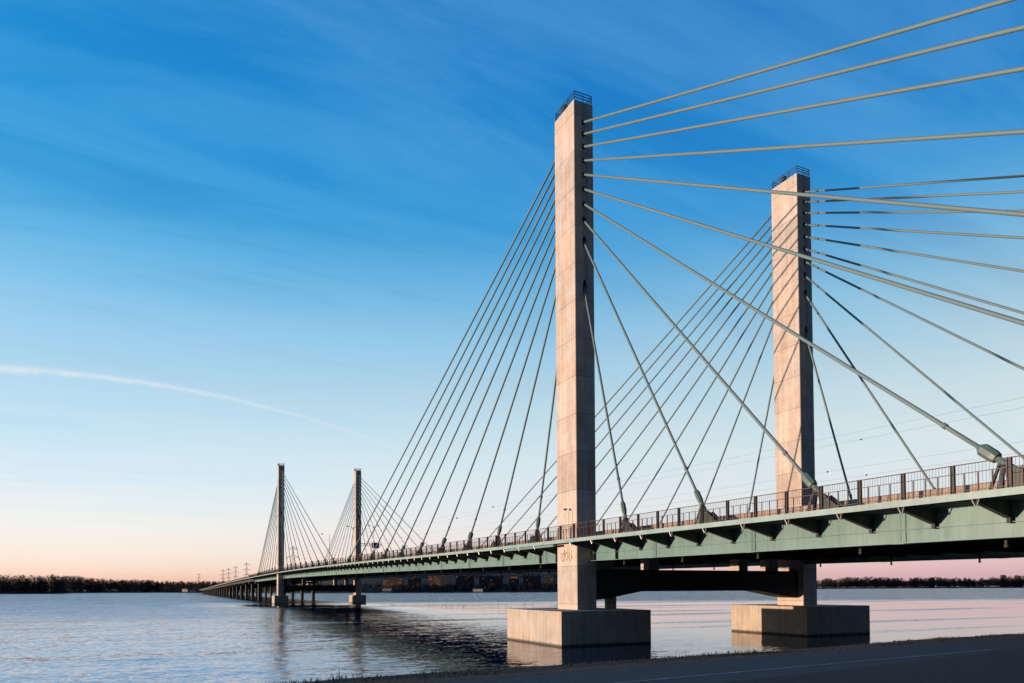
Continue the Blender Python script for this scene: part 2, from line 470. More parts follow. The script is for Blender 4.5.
# ------------------------------------------------------------------ stay cables
SIDE16 = [107.9, 102.7, 95.7, 85.0, 72.9, 60.4, 47.9, 34.9, 22.4, 10.2]
MAINK = [128.9, 115.5, 102.4, 89.7, 75.9, 62.8, 49.5, 36.2, 24.0, 10.7]
def cable(vc, uc, sg, k, main):
    s = sg                                  # direction along the bridge away from the pylon
    H = Vector((0, s * A2, HOLES[k]))
    if main:
        uk = MAINK[k]; K = Vector((0, s * uk, zt(uc + s * uk) + 1.6))
    else:
        ua = SIDE16[k]; zk = zt(uc - ua) + 1.6 if uc == 0 else zt(uc + ua) + 1.6
        sl = (HOLES[k] - 16) / (ua - A2)
        K = Vector((0, s * (ua + (16 - zk) / sl), zk))
    d = (K - H).normalized()                # down the cable
    L = (K - H).length
    sag = 0.000005 * L * L * abs(d.y)
    pts = []
    top = H - d * 0.9
    n = 10
    for q in range(n + 1):
        t = q / n; p = top.lerp(K, t); p.z -= sag * 4 * t * (1 - t); pts.append(p)
    m = MB(); m.tube(pts, .137, 12); m.tube([K - d * 5.2, K - d * 4.9], .185, 12); m.tube([H + d * 2.2, H + d * 2.0], .175, 12)
    c = m.build('stay_cable', M['cable'], bridge, (vc, uc, 0), smooth=True)
    def at(t): return K - d * t
    rd = .40 if k < 8 else .29
    m = MB(); m.tube([at(2.3), at(2.0), at(1.2), at(.92), at(.88)], [.18, rd, rd, rd * .85, .20], 8, phase=.39)
    m.build('damper', M['damper'], c)
    m = MB(); m.tube([at(.9), at(-.9)], [.205, .205], 12); m.tube([at(-.55), at(-.72)], .32, 12)
    m.build('socket_pipe', M['damper'], c)
    # anchor block: two gusset plates and cross plates standing on the edge girder
    zd = zt(uc + K.y) - .03 - K.z            # deck level relative to the knuckle
    m = MB(); y0 = K.y
    poly = [(0, y0 + s * .15, K.z + zd), (0, y0 + s * .3, K.z - .35), (0, y0 + s * .7, K.z - .2), (0, y0 + s * 2.2, K.z + zd + .25), (0, y0 + s * 2.2, K.z + zd)]
    for x in (-.42, .36): m.prism(poly, (x, 0, 0), (x + .06, 0, 0))
    for yy, h in ((.35, 1.2), (.95, 1.1), (1.6, .6)):
        a, b = sorted((y0 + s * yy, y0 + s * (yy + .06))); m.box(-.358, .358, a, b, K.z + zd, K.z + zd + h)
    m.bar((0, y0 + s * .3, K.z - .1), (0, y0 + s * 2.7, K.z + zd + .1), .14)
    m.build('anchor_block', M['anchor'], c)
    g = MB(); kk = at(.6)
    for x in (-.45, .45):
        g.bar((x * .35, kk.y, kk.z - .15), (x, y0 - s * 1.0, K.z + zd + .02), .15)
        g.bar((x * .35, kk.y + s * .2, kk.z - .25), (x, y0 - s * .25, K.z + zd + .02), .17)
    g.box(-.6, .6, *sorted((y0 - s * 1.35, y0 - s * .05)), K.z + zd, K.z + zd + .12)
    g.build('support_frame', M['anchor'], c)
    return c
for i in (0, 1):
    for j in (0, 1):
        for k in range(10):
            sm = 1 if j == 0 else -1
            cable(i * D, j * SPAN, sm, k, True)
            cable(i * D, j * SPAN, -sm, k, False)

# ------------------------------------------------------------------ railings
def railing(v, near):
    m = MB()
    u1 = 120 if near else -60
    def rail(z, w, h, ua, ub_, st): m.sweep(frange(ua, ub_, st), lambda u: [(v - w / 2, zt(u) + z - h / 2), (v + w / 2, zt(u) + z - h / 2), (v + w / 2, zt(u) + z + h / 2), (v - w / 2, zt(u) + z + h / 2)])
    rail(1.70, .055, .055, -90, 420, 5); rail(1.17, .04, .04, -90, 420, 5); rail(.14, .04, .04, -90, 420, 5)
    u = -90.0
    while u < 420:
        m.box(v - .028, v + .028, u - .028, u + .028, zt(u) - .05, zt(u) + 1.18)
        u += .805
    if near:
        u = -70.0
        while u < 110:
            m.box(v + .03, v + .045, u - .006, u + .006, zt(u) + .12, zt(u) + 1.70); u += .2
    r = m.build('railing', M['rail'], bridge)
    return r
def post_mesh():
    m = MB()
    m.box(-.08, .08, -.125, -.08, -.1, 1.73); m.box(-.08, .08, .08, .125, -.1, 1.73); m.box(-.02, .02, -.078, .078, -.1, 1.69)
    return m.mesh('post', M['post'])
pm = post_mesh()
for v, near in ((VE0 + .1, True), (VE1 - .1, False)):
    r = railing(v, near); rest = MB()
    us = []; u = -52.3 - 3.22 * 12
    while u < 420: us.append(u); u += 3.22
    lo = -66 if near else -45
    ordr = sorted(us, key=lambda q: (q - lo) if q >= lo else 2000 - q)
    for n_, u in enumerate(ordr):
        if n_ < 100: link('post', pm, r, (v, u, zt(u)))
        else:
            n0 = len(rest.v); rest.v += [(p.co.x + v, p.co.y + u, p.co.z + zt(u)) for p in pm.vertices]
            rest.f += [tuple(n0 + i for i in p.vertices) for p in pm.polygons]
    tag(rest.build('post', M['post'], r), kind='stuff')
# plain rails of the approach viaduct
for v in (VE0 + .1, VE1 - .1):
    m = MB(); m.sweep(frange(424, U_END, 12), lambda u: [(v - .06, zt(u) - .02), (v + .06, zt(u) - .02), (v + .06, zt(u) + 1.1), (v - .06, zt(u) + 1.1)])
    m.build('parapet', M['post'], bridge)

# approach viaduct: concrete girders and twin-column piers
for v in (1.2, 8.2, 15.2, 22.0, 29.0, D - 1.2):
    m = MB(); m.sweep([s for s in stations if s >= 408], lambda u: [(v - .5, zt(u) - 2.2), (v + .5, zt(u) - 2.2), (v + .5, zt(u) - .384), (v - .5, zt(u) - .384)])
    m.build('approach_girder', M['shade_steel'], bridge)
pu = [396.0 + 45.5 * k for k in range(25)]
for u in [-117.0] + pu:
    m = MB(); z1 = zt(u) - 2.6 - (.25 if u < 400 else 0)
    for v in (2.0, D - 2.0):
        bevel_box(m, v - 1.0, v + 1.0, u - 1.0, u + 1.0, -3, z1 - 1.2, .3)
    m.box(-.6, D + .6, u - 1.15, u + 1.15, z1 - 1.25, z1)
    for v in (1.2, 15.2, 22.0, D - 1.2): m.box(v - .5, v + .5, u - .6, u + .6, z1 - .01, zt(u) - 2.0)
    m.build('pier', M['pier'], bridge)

# ------------------------------------------------------------------ things on the bridge
def lamp(loc, h, arm, label, group=None, twin=False):
    r = link('street_lamp', None, None, loc); tag(r, label, 'street lamp', group)
    m = MB(); m.tube([(0, 0, 0), (0, 0, h)], [.11, .07], 8); m.build('pole', M['galv'], r)
    for s in ((-1, 1) if twin else (1,)):
        a = Vector(arm) * s; m = MB(); m.tube([(0, 0, h - .5), tuple(a * .5 + Vector((0, 0, h + .1))), tuple(a + Vector((0, 0, h + .25)))], .05, 6); m.build('arm', M['galv'], r)
        m = MB(); c = a * 1.15 + Vector((0, 0, h + .22)); m.tube([tuple(a * .95 + Vector((0, 0, h + .24))), tuple(c), tuple(a * 1.35 + Vector((0, 0, h + .25)))], [.1, .2, .1], 8); m.build('lamp_head', M['dark'], r)
    return r
lamp((-.2 + 2.6, 171, zt(171)), 11.3, (-1.6, 2.6, 0), 'tall street lamp with a single long arm between the two far pylons', 'street lamps on the bridge deck')
lamp((2.6, 136, zt(136)), 11.2, (1.4, 0, 0), 'twin-armed street lamp just left of the rear far pylon', 'street lamps on the bridge deck', True)
lamp((7.6, 131, zt(131)), 11.2, (1.2, 0, 0), 'twin-armed street lamp right of the rear far pylon above the road sign', 'street lamps on the bridge deck', True)
# small walkway lamp in front of the near pylon
r = link('walkway_lamp', None, None, (-1.95, -1.25, zt(-1.25))); tag(r, 'small black-headed lamp on a thin pole at the foot of the nearest pylon', 'walkway lamp')
m = MB(); m.tube([(0, 0, -.03), (0, 0, 3.55)], .045, 8); m.tube([(0, 0, 3.52), (0, .55, 3.72)], .035, 6); m.build('pole', M['galv'], r)
m = MB(); m.box(-.11, .11, .25, .85, 3.68, 3.84); m.tube([(0, .55, 3.68), (0, .55, 3.58)], [.12, .07], 8); m.build('lamp_head', M['dark'], r)
# overhead road sign seen from behind
r = link('road_sign', None, None, (17.2, 172, zt(172))); tag(r, 'grey back of an overhead road sign beside the rear far pylon', 'road sign')
m = MB(); m.tube([(0, 0, 0), (0, 0, 8.9)], [.2, .15], 10); m.build('pole', M['galv'], r)
m = MB(); m.bar((-5.5, 0, 8.3), (3.6, 0, 8.3), .22); m.bar((-5.5, 0, 7.6), (3.6, 0, 7.6), .14)
for q in range(8): m.bar((-5.4 + q * 1.2, 0, 7.6), (-4.8 + q * 1.2, 0, 8.3), .09)
m.build('arm', M['galv'], r)
m = MB(); m.box(.2, 2.7, -.2, -.12, 6.8, 8.8)
for zz in (7.1, 7.8, 8.5): m.box(.2, 2.7, -.29, -.2, zz - .05, zz + .05)
m.build('panel', M['sign'], r)

# ------------------------------------------------------------------ sun and sky
SUN_EL = rad(0.85)
SUN = Vector((-1, 0.244, 0)).normalized() * math.cos(SUN_EL) + Vector((0, 0, math.sin(SUN_EL)))
sd = bpy.data.lights.new("sun", 'SUN'); sd.energy = 5.0; sd.angle = rad(0.5); sd.color = (1.0, 0.69, 0.49)
so = link("sun", sd); so.rotation_euler = SUN.to_track_quat('Z', 'Y').to_euler()

world = bpy.data.worlds.new("World"); scn.world = world; world.use_nodes = True
t = NT(world.node_tree); t.n.clear()
out = t.new('ShaderNodeOutputWorld')
sky = t.new('ShaderNodeTexSky', sky_type='NISHITA'); sky.sun_disc = False
sky.sun_elevation = SUN_EL; sky.sun_rotation = math.atan2(SUN.x, SUN.y)
sky.air_density = 1.0; sky.dust_density = 0.6; sky.ozone_density = 2.0
bg1 = t.new('ShaderNodeBackground'); t.link(sky.outputs[0], bg1.inputs[0]); bg1.inputs[1].default_value = 0.05; sky.altitude = 0
vec = t.new('ShaderNodeTexCoord').outputs['Generated']
sp = t.new('ShaderNodeSeparateXYZ'); t.link(vec, sp.inputs[0]); dx, dy, dz = sp.outputs
el = t.math('MAXIMUM', dz, 0.0)
warm = t.ramp(el, [(0, lin((244,190,160))), (.017, lin((246,206,186))), (.023, lin((250,219,202))), (.035, lin((250,230,214))), (.047, lin((250,236,224))), (.062, lin((248,239,233))), (.08, lin((243,242,238))), (.105, lin((234,240,241))), (.135, lin((222,236,246))), (.18, lin((204,230,243))), (.27, lin((172,212,236))), (.32, lin((150,203,237))), (.36, lin((120,190,231))), (.40, lin((90,176,227))), (.44, lin((58,161,220))), (.51, lin((34,149,216))), (.60, lin((12,134,207))), (.68, lin((8,122,198))), (1, lin((18,84,156)))])
cool = t.ramp(el, [(0, lin((200,160,175))), (.014, lin((208,171,182))), (.025, lin((220,184,189))), (.055, lin((226,206,208))), (.10, lin((224,226,228))), (.17, lin((220,229,230))), (.24, lin((203,220,224))), (.275, lin((187,211,221))), (.36, lin((138,188,216))), (.42, lin((88,160,211))), (.46, lin((46,142,207))), (.50, lin((24,128,201))), (.6, lin((10,110,189))), (.7, lin((8,101,180))), (1, lin((18,80,150)))])
h = Vector((SUN.x, SUN.y, 0)).normalized()
az = t.math('ADD', t.math('MULTIPLY', dx, h.x), t.math('MULTIPLY', dy, h.y))
grad = t.mix(t.maprange(az, -0.80, 0.35, 0.0, 1.0), cool, warm)
# thin cirrus, spread over a flat layer overhead and drawn out into streaks
den = t.math('ADD', el, 0.10)
cx = t.math('DIVIDE', dx, den); cy = t.math('DIVIDE', dy, den)
cmb = t.new('ShaderNodeCombineXYZ'); t.link(cx, cmb.inputs[0]); t.link(cy, cmb.inputs[1])
st = t.mapping(cmb.outputs[0], (0.55, 2.6, 1), (0, 0, rad(-18)))
n1 = t.noise(st, 1.5, 9, 0.62, 0.7)
n2 = t.noise(t.mapping(cmb.outputs[0], (0.25, 0.5, 1), (0, 0, rad(-22)), (3, 1, 0)), 1.0, 3)
cl = t.math('MULTIPLY', t.maprange(n1, 0.40, 0.74), t.maprange(n2, 0.33, 0.55))
cl = t.math('MULTIPLY', cl, t.maprange(el, 0.03, 0.2))
grad2 = t.mix(t.math('MULTIPLY', cl, 0.27), grad, lin((138, 206, 244)))
grad2 = t.mix(t.math('MULTIPLY', t.maprange(n1, 0.25, 0.5, 0.20, 0.0), t.maprange(el, 0.2, 0.4)), grad2, lin((20, 96, 176)))
# a jet's contrail: a soft thin arc of ice cloud low in the sky
deg = 57.29578
azd = t.math('MULTIPLY', t.math('ARCTAN2', dx, dy), deg); eld = t.math('MULTIPLY', t.math('ARCSINE', dz), deg)
aq = t.math('ADD', azd, 4.5); arc = t.math('SUBTRACT', 14.66, t.math('MULTIPLY', t.math('MULTIPLY', aq, aq), 0.0084))
along = t.maprange(azd, -11.0, 17.5, 1.0, 0.0)
wob = t.noise(t.mapping(vec, (60, 60, 60)), 1.0, 4)
off = t.math('ADD', t.math('SUBTRACT', eld, arc), t.math('MULTIPLY', t.math('SUBTRACT', wob, .5), .22))
wid = t.math('ADD', t.math('MULTIPLY', along, .165), .06)
prof_ = t.math('DIVIDE', off, wid); prof_ = t.math('EXPONENT', t.math('MULTIPLY', t.math('MULTIPLY', prof_, prof_), -1.0))
cf = t.math('MULTIPLY', prof_, t.math('MULTIPLY', t.math('POWER', along, 0.55), t.maprange(wob, .3, .6, .28, .60)))
grad2 = t.mix(cf, grad2, lin((240, 240, 242)))
# unseen sky behind the camera, dimmed and blued to deepen the shaded faces
grad2 = t.mix(1.0, grad2, t.mix(t.maprange(dy, -0.15, 0.42), (0.10, 0.145, 0.20), (1.0, 1.0, 1.0)), 'MULTIPLY')
bg2 = t.new('ShaderNodeBackground'); t.link(grad2, bg2.inputs[0]); bg2.inputs[1].default_value = 0.97
ad = t.new('ShaderNodeAddShader'); t.link(bg1.outputs[0], ad.inputs[0]); t.link(bg2.outputs[0], ad.inputs[1]); t.link(ad.outputs[0], out.inputs[0])

# ------------------------------------------------------------------ river
m_w, t, b = material('river_water')
pos = t.new('ShaderNodeNewGeometry').outputs['Position']
b.inputs['Base Color'].default_value = (0.013, 0.030, 0.066, 1); b.inputs['IOR'].default_value = 1.33
# large wind patches: glassy lanes and ruffled lanes
patch = t.noise(t.mapping(pos, (0.0028, 0.0105, 1), (0, 0, rad(20))), 1.0, 4, 0.5, 0.4)
sepp = t.new('ShaderNodeSeparateXYZ'); t.link(pos, sepp.inputs[0])
dist = t.math('ADD', t.math('MULTIPLY', sepp.outputs[0], 0.424), t.math('MULTIPLY', sepp.outputs[1], 0.905))
pv_ = t.math('SUBTRACT', patch, 0.5)
ds = t.math('ADD', dist, t.math('MULTIPLY', pv_, 130.0))
far_ = t.maprange(ds, 235.0, 310.0, 0.0, 0.95)                       # open, wind-blown water beyond the bridge
west = t.maprange(t.math('ADD', sepp.outputs[0], t.math('MULTIPLY', pv_, 30.0)), -14.0, -44.0, 0.0, 0.90)   # ruffled reach up the wind of the bridge
west = t.math('MULTIPLY', west, t.maprange(ds, 40.0, 90.0, 0.55, 1.0))
under = t.math('MULTIPLY', t.maprange(t.math('SUBTRACT', ds, t.math('MULTIPLY', sepp.outputs[0], 2.2)), 250.0, 165.0, 0.0, 1.0), t.maprange(sepp.outputs[0], 34.0, 10.0))   # light chop along the near pylons
lanes = t.noise(t.mapping(pos, (0.006, 0.055, 1), (0, 0, rad(-14)), (4, 2, 0)), 1.0, 4, 0.55, 0.3)
lane = t.maprange(lanes, 0.54, 0.63, 0.0, 0.62)
ruf = t.math('MAXIMUM', t.math('MAXIMUM', far_, west), t.math('MAXIMUM', t.math('MULTIPLY', under, 0.17), lane))
ruf = t.math('MULTIPLY', ruf, t.maprange(t.noise(t.mapping(pos, (0.02, 0.11, 1), (0, 0, rad(-12))), 1.0, 5, .6), 0.35, 0.6, 0.62, 1.12))
def wave(scale, rot, loc, detail):
    nd = t.new('ShaderNodeTexNoise'); t.link(t.mapping(pos, scale, (0, 0, rad(rot)), loc), nd.inputs['Vector'])
    nd.inputs['Scale'].default_value = 1.0; nd.inputs['Detail'].default_value = detail; nd.inputs['Roughness'].default_value = .6
    v = t.new('ShaderNodeVectorMath', operation='SUBTRACT'); t.link(nd.outputs['Color'], v.inputs[0]); v.inputs[1].default_value = (.5, .5, .5)
    return v.outputs[0]
def scaled(v, k):
    nd = t.new('ShaderNodeVectorMath', operation='SCALE'); t.link(v, nd.inputs[0]); t.put(nd.inputs['Scale'], k); return nd.outputs[0]
def vadd(a_, b_):
    nd = t.new('ShaderNodeVectorMath', operation='ADD'); t.link(a_, nd.inputs[0])
    if isinstance(b_, tuple): nd.inputs[1].default_value = b_
    else: t.link(b_, nd.inputs[1])
    return nd.outputs[0]
# wavelet slopes: short ripples over a longer chop (given as tilted normals so that they also work far away)
sl = vadd(vadd(scaled(wave((2.0, 5.0, 1), -22, (0, 0, 0), 4), 1.0), scaled(wave((.5, 1.7, 1), -30, (7, 3, 0), 3), 0.85)), scaled(wave((.06, .3, 1), -20, (1, 9, 0), 2), 0.34))
sl = scaled(sl, t.math('MULTIPLY', t.maprange(ruf, 0, 1, 0.035, 1.35), t.maprange(dist, 40, 190, .7, 1.0)))
fl = t.new('ShaderNodeVectorMath', operation='MULTIPLY'); t.link(sl, fl.inputs[0]); fl.inputs[1].default_value = (1, 1, 0)
nv = t.new('ShaderNodeVectorMath', operation='NORMALIZE'); # wind chop leans: its steeper faces look towards the near bank, up the wind
lk = t.math('MULTIPLY', t.math('ADD', t.math('MAXIMUM', t.math('MAXIMUM', far_, west), t.math('MAXIMUM', t.math('MULTIPLY', under, t.maprange(dist, 70, 140, 0.30, 0.66)), lane)), 0.06), t.maprange(dist, 60, 260, .85, 1.75))
lean = t.new('ShaderNodeCombineXYZ'); t.link(t.math('MULTIPLY', lk, -0.038), lean.inputs[0]); t.link(t.math('MULTIPLY', lk, -0.082), lean.inputs[1]); lean.inputs[2].default_value = 1.0
t.link(vadd(fl.outputs[0], lean.outputs[0]), nv.inputs[0])
rg_ = t.maprange(ruf, 0, 1, 0.02, 0.06)
t.link(nv.outputs[0], b.inputs['Normal']); t.link(rg_, b.inputs['Roughness'])
# skylight glint of the unresolved small ripples
gl = t.new('ShaderNodeBsdfAnisotropic'); gl.inputs['Color'].default_value = (0.76, 0.82, 1.0, 1); t.link(nv.outputs[0], gl.inputs['Normal']); t.link(rg_, gl.inputs['Roughness'])
mx = t.new('ShaderNodeMixShader'); t.link(t.math('MULTIPLY', t.maprange(dist, 150, 420, 1.0, .45), t.maprange(sepp.outputs[0], -12, -40, .05, .42)), mx.inputs[0]); t.link(b.outputs[0], mx.inputs[1]); t.link(gl.outputs[0], mx.inputs[2])
t.link(mx.outputs[0], t.n['Material Output'].inputs['Surface'])
m = MB(); R = 14000; c0 = Vector((0, 0, 0)); m.quad((-R, -R, 0), (R, -R, 0), (R, R, 0), (-R, R, 0))
tag(m.build('river', m_w), kind='structure')

# ------------------------------------------------------------------ near bank, path and road
def q_line(v): return -65.2 + .09 * (v + 35)
def bank_z(q, v):
    n = noise.noise(Vector((v * .12, q * .25, 0))) * .10 + noise.noise(Vector((v * .6, q * .8, 3))) * .035
    P = [(-80, 6.0), (-30, 5.0), (-14, 4.76), (2.2, 4.74), (3.0, 4.66), (4.8, 4.54), (5.8, 4.37), (7.0, 3.6), (12, 1.0), (18, -2.0), (26, -4)]
    for k in range(len(P) - 1):
        if q <= P[k + 1][0]:
            s = (q - P[k][0]) / (P[k + 1][0] - P[k][0]); z = P[k][1] + (P[k + 1][1] - P[k][1]) * s; break
    else: z = -4
    f = min(1, max(0, (q - 2.3) / 2)) if q > 0 else min(1, max(0, (-12 - q) / 5))
    return z + n * f
m_g, t, b = material('bank_earth')
co = objco(t)
c = t.mix(t.maprange(t.noise(co, 0.7, 6), 0.4, 0.6), (0.034, 0.026, 0.019), (0.024, 0.023, 0.015))
c = t.mix(t.maprange(t.noise(co, 7, 4), 0.45, 0.7), c, (0.085, 0.065, 0.048))
t.link(c, b.inputs['Base Color']); b.inputs['Roughness'].default_value = 1.0
bp = t.new('ShaderNodeBump'); bp.inputs['Strength'].default_value = .6; bp.inputs['Distance'].default_value = .05
t.link(t.noise(co, 9, 5), bp.inputs['Height']); t.link(bp.outputs[0], b.inputs['Normal'])
m = MB(); vs = [-400, -250, -150, -100, -80] + [-70 + k * .8 for k in range(126)] + [45, 80, 150, 250, 400]
qs = [-80, -55, -30, -20, -14, -8, -3, 0, 2.2] + [2.6 + .3 * k for k in range(18)] + [8.5, 10, 12, 15, 18, 26]
for v in vs:
    for q in qs: m.v.append((v, q_line(v) + q, bank_z(q, v)))
nq = len(qs)
for a in range(len(vs) - 1):
    for k in range(nq - 1): m.f.append((a * nq + k, (a + 1) * nq + k, (a + 1) * nq + k + 1, a * nq + k + 1))
tag(m.build('ground', m_g, smooth=True), kind='structure')

def asphalt(name, col, lo, hi):
    mm, t, b = material(name); co = objco(t)
    n = t.noise(co, 60, 3); big = t.noise(t.mapping(co, (.25, 1.2, 1), (0, 0, rad(5))), .8, 5)
    vo = t.new('ShaderNodeTexVoronoi', feature='DISTANCE_TO_EDGE'); vo.inputs['Scale'].default_value = .55
    wv = t.new('ShaderNodeVectorMath', operation='ADD'); t.link(co, wv.inputs[0])
    nz = t.new('ShaderNodeTexNoise'); t.link(co, nz.inputs['Vector']); nz.inputs['Scale'].default_value = 1.4; nz.inputs['Detail'].default_value = 5
    t.link(nz.outputs['Color'], wv.inputs[1]); t.link(wv.outputs[0], vo.inputs['Vector'])
    crack = t.maprange(vo.outputs['Distance'], 0.0, 0.012, -.45, 0.0)
    f = t.math('ADD', t.math('ADD', t.maprange(n, .3, .7, -.30, .30), crack), t.maprange(big, .3, .7, lo, hi))
    cc = t.mix(1.0, col, f, 'MULTIPLY')
    if name == 'path_asphalt':      # dirt and dead grass creep over the surface towards the bridge
        sx = t.new('ShaderNodeSeparateXYZ'); t.link(co, sx.inputs[0])
        dirt = t.math('ADD', t.maprange(sx.outputs[0], -31, -19, 0, 1.0), t.math('MULTIPLY', t.math('SUBTRACT', big, .5), 1.4))
        cc = t.mix(t.math('MULTIPLY', dirt, .85, clamp=True), cc, (.055, .040, .031))
    t.link(cc, b.inputs['Base Color']); b.inputs['Roughness'].default_value = .85
    bp = t.new('ShaderNodeBump'); bp.inputs['Strength'].default_value = .4; bp.inputs['Distance'].default_value = .008
    t.link(n, bp.inputs['Height']); t.link(bp.outputs[0], b.inputs['Normal'])
    return mm
def strip(qa, qb, z, va=-300, vb=300):
    m = MB(); n = 60
    for k in range(n):
        a = va + (vb - va) * k / n; c = va + (vb - va) * (k + 1) / n
        m.quad((a, q_line(a) + qa(a), z), (c, q_line(c) + qa(c), z), (c, q_line(c) + qb(c), z), (a, q_line(a) + qb(a), z))
    return m
edge = lambda v: min(1.0, max(-3.2, -.95 + .06 * (v + 35)))
tag(strip(lambda v: -13, lambda v: 2.05 + .12 * math.sin(v * .5), 4.748).build('cycle_path', asphalt('path_asphalt', (0.064, 0.061, 0.062), .75, 1.25)), kind='structure')
tag(strip(lambda v: -12, edge, 4.756, -90, 60).build('road', asphalt('road_asphalt', (0.018, 0.018, 0.021), .8, 1.2)), kind='structure')
m_line = worn('road_paint', (0.30, 0.30, 0.31), .7, .9, 3.0)
tag(strip(lambda v: .0, lambda v: .11, 4.752, -90, -24).build('road_line', m_line), kind='structure')

# dry grass standing along the top of the bank
m_gr, t, b = material('dry_grass')
b.inputs['Roughness'].default_value = 1.0
oc = t.noise(objco(t), 2.5, 3)
t.link(t.mix(t.maprange(oc, .4, .6), (0.014, 0.013, 0.009), (0.026, 0.020, 0.014)), b.inputs['Base Color'])
m = MB(); rg = random.Random(11)
for k in range(26000):
    v = rg.uniform(-60, 16); q = 2.2 + 4.8 * rg.random() ** .6
    cl_ = noise.noise(Vector((v * .45, q * .8, 9))) + .6 * noise.noise(Vector((v * 1.7, q * 2.1, 2)))
    if cl_ < -.12: continue
    z = bank_z(q, v) - .02; hh = rg.uniform(.02, .075) * (1.0 + 1.1 * max(0, cl_)) * (1.0 + .9 * max(0, noise.noise(Vector((v * .25, 0, 5)))))
    if rg.random() < .004: hh *= 2.2
    a = rg.uniform(0, 6.28); w = rg.uniform(.005, .014); lx, ly = rg.gauss(0, .55) * hh, rg.gauss(0, .55) * hh
    x, y = v, q_line(v) + q; ca, sa = math.cos(a) * w, math.sin(a) * w
    m.quad((x - ca, y - sa, z), (x + ca, y + sa, z), (x + lx * .5 + ca * .7, y + ly * .5 + sa * .7, z + hh * .6), (x + lx * .5 - ca * .7, y + ly * .5 - sa * .7, z + hh * .6))
    m.quad((x + lx * .5 - ca * .7, y + ly * .5 - sa * .7, z + hh * .6), (x + lx * .5 + ca * .7, y + ly * .5 + sa * .7, z + hh * .6), (x + lx, y + ly, z + hh))
tag(m.build('bank_grass', m_gr), 'dark dry grass along the top of the near river bank', 'grass', kind='stuff')

# ------------------------------------------------------------------ far shore
m_sh = worn('far_ground', (0.045, 0.042, 0.036), 1.0, .4, .01)
# (picture column, distance) of the waterline; ground rises behind it
SH = [(-500, 1850), (-120, 1850), (20, 1900), (62, 1950), (68, 2600), (160, 2600), (215, 2000), (300, 1500), (380, 1450), (560, 1480), (700, 2200), (830, 4200), (950, 4600), (1040, 4600), (1500, 4600)]
def shore_d(x):
    for k in range(len(SH) - 1):
        if x <= SH[k + 1][0]:
            s = (x - SH[k][0]) / (SH[k + 1][0] - SH[k][0]); return SH[k][1] + (SH[k + 1][1] - SH[k][1]) * s
    return SH[-1][1]
m = MB(); xs = list(range(-500, 1501, 8)); dd = [0, 12, 60, 160, 400, 900]; hz = [-1, 1.5, 3, 5, 7, 9]
for x in xs:
    d0 = shore_d(x)
    rise = 1.6 if x < 62 else 1.0
    hill = max(0, min(1, (x - 285) / 60, (640 - x) / 60)); hill = hill * hill * (3 - 2 * hill)
    for k in range(6): m.v.append(tuple(spot(x, d0 + dd[k], (hz[k] + hill * (0, 0, 5, 26, 46, 50)[k]) * rise + noise.noise(Vector((x * .03, k, 0))) * 1.2)))
for a in range(len(xs) - 1):
    for k in range(5): m.f.append((a * 6 + k, (a + 1) * 6 + k, (a + 1) * 6 + k + 1, a * 6 + k + 1))
tag(m.build('far_shore', m_sh, smooth=True), kind='structure')

m_tr, t, b = material('bare_trees')
b.inputs['Roughness'].default_value = 1.0
oc = t.noise(objco(t), .035, 5, .7)
t.link(t.mix(t.maprange(oc, .38, .62), (0.030, 0.028, 0.024), (0.072, 0.056, 0.048)), b.inputs['Base Color'])
def wood(x0, x1, top, n, name, label, back=150, seed=1):
    """a far-off wood: many bare crowns made of small twig clumps, with trunks"""
    m = MB(); r = random.Random(seed)
    for k in range(n):
        x = r.uniform(x0, x1); d = shore_d(x) + 14 + back * r.random() ** 1.3
        e_ = d - shore_d(x); hl = max(0, min(1, (x - 285) / 60, (640 - x) / 60)); g = e_ / 160 * 4 + 1.5 + hl * max(0, (e_ - 60) / 100 * 20)
        ht = max(5.0, (top(x) * (1.0 + .12 * noise.noise(Vector((x * .09, seed, 0)))) * d / FPX - g) * r.uniform(.60, 1.08)); p = spot(x, d, g)
        w = ht * r.uniform(.28, .42)
        m.bar((p.x, p.y, g - .5), (p.x, p.y, g + ht * .7), .5 * d / 1500)
        for c in range(85):
            a = r.uniform(0, 6.283); rr = w * math.sqrt(r.random()); zz = r.uniform(.16, 1.0)
            rr *= math.sin(math.pi * min(1, .15 + .9 * zz)) * .9 + .25
            cx, cy, cz = p.x + rr * math.cos(a), p.y + rr * math.sin(a), g + ht * zz
            s = r.uniform(.6, 2.0) * d / 1500
            dv = [Vector((r.gauss(0, 1), r.gauss(0, 1), r.gauss(0, 1))).normalized() * s for _ in range(3)]
            m.quad(*[(cx + q.x, cy + q.y, cz + q.z * .8) for q in dv])
    return tag(m.build(name, m_tr), label, 'wood', kind='stuff')
def topL(x):
    P = [(-200, 13), (0, 15.5), (50, 15.3), (78, 13.5), (90, 11), (130, 10), (165, 8.5), (190, 8), (240, 9), (560, 9)]
    for k in range(len(P) - 1):
        if x <= P[k + 1][0]: return 2.6 + P[k][1] + (P[k + 1][1] - P[k][1]) * (x - P[k][0]) / (P[k + 1][0] - P[k][0])
    return 9
wood(-60, 67, topL, 600, 'headland_wood', 'dark bare wood on the nearer headland at the left edge of the river', 90, 2)
wood(60, 225, topL, 900, 'shore_wood', 'low dark wood along the far shore left of the bridge end', 160, 3)
wood(225, 600, lambda x: 9.0, 1000, 'riverside_wood', 'dark bare trees along the far shore behind the main span', 260, 4)
wood(600, 1060, lambda x: 10.2 + 1.4 * math.sin(x * .06) * math.sin(x * .017), 1500, 'distant_wood', 'reddish-brown line of trees on the far shore under the side span', 260, 5)

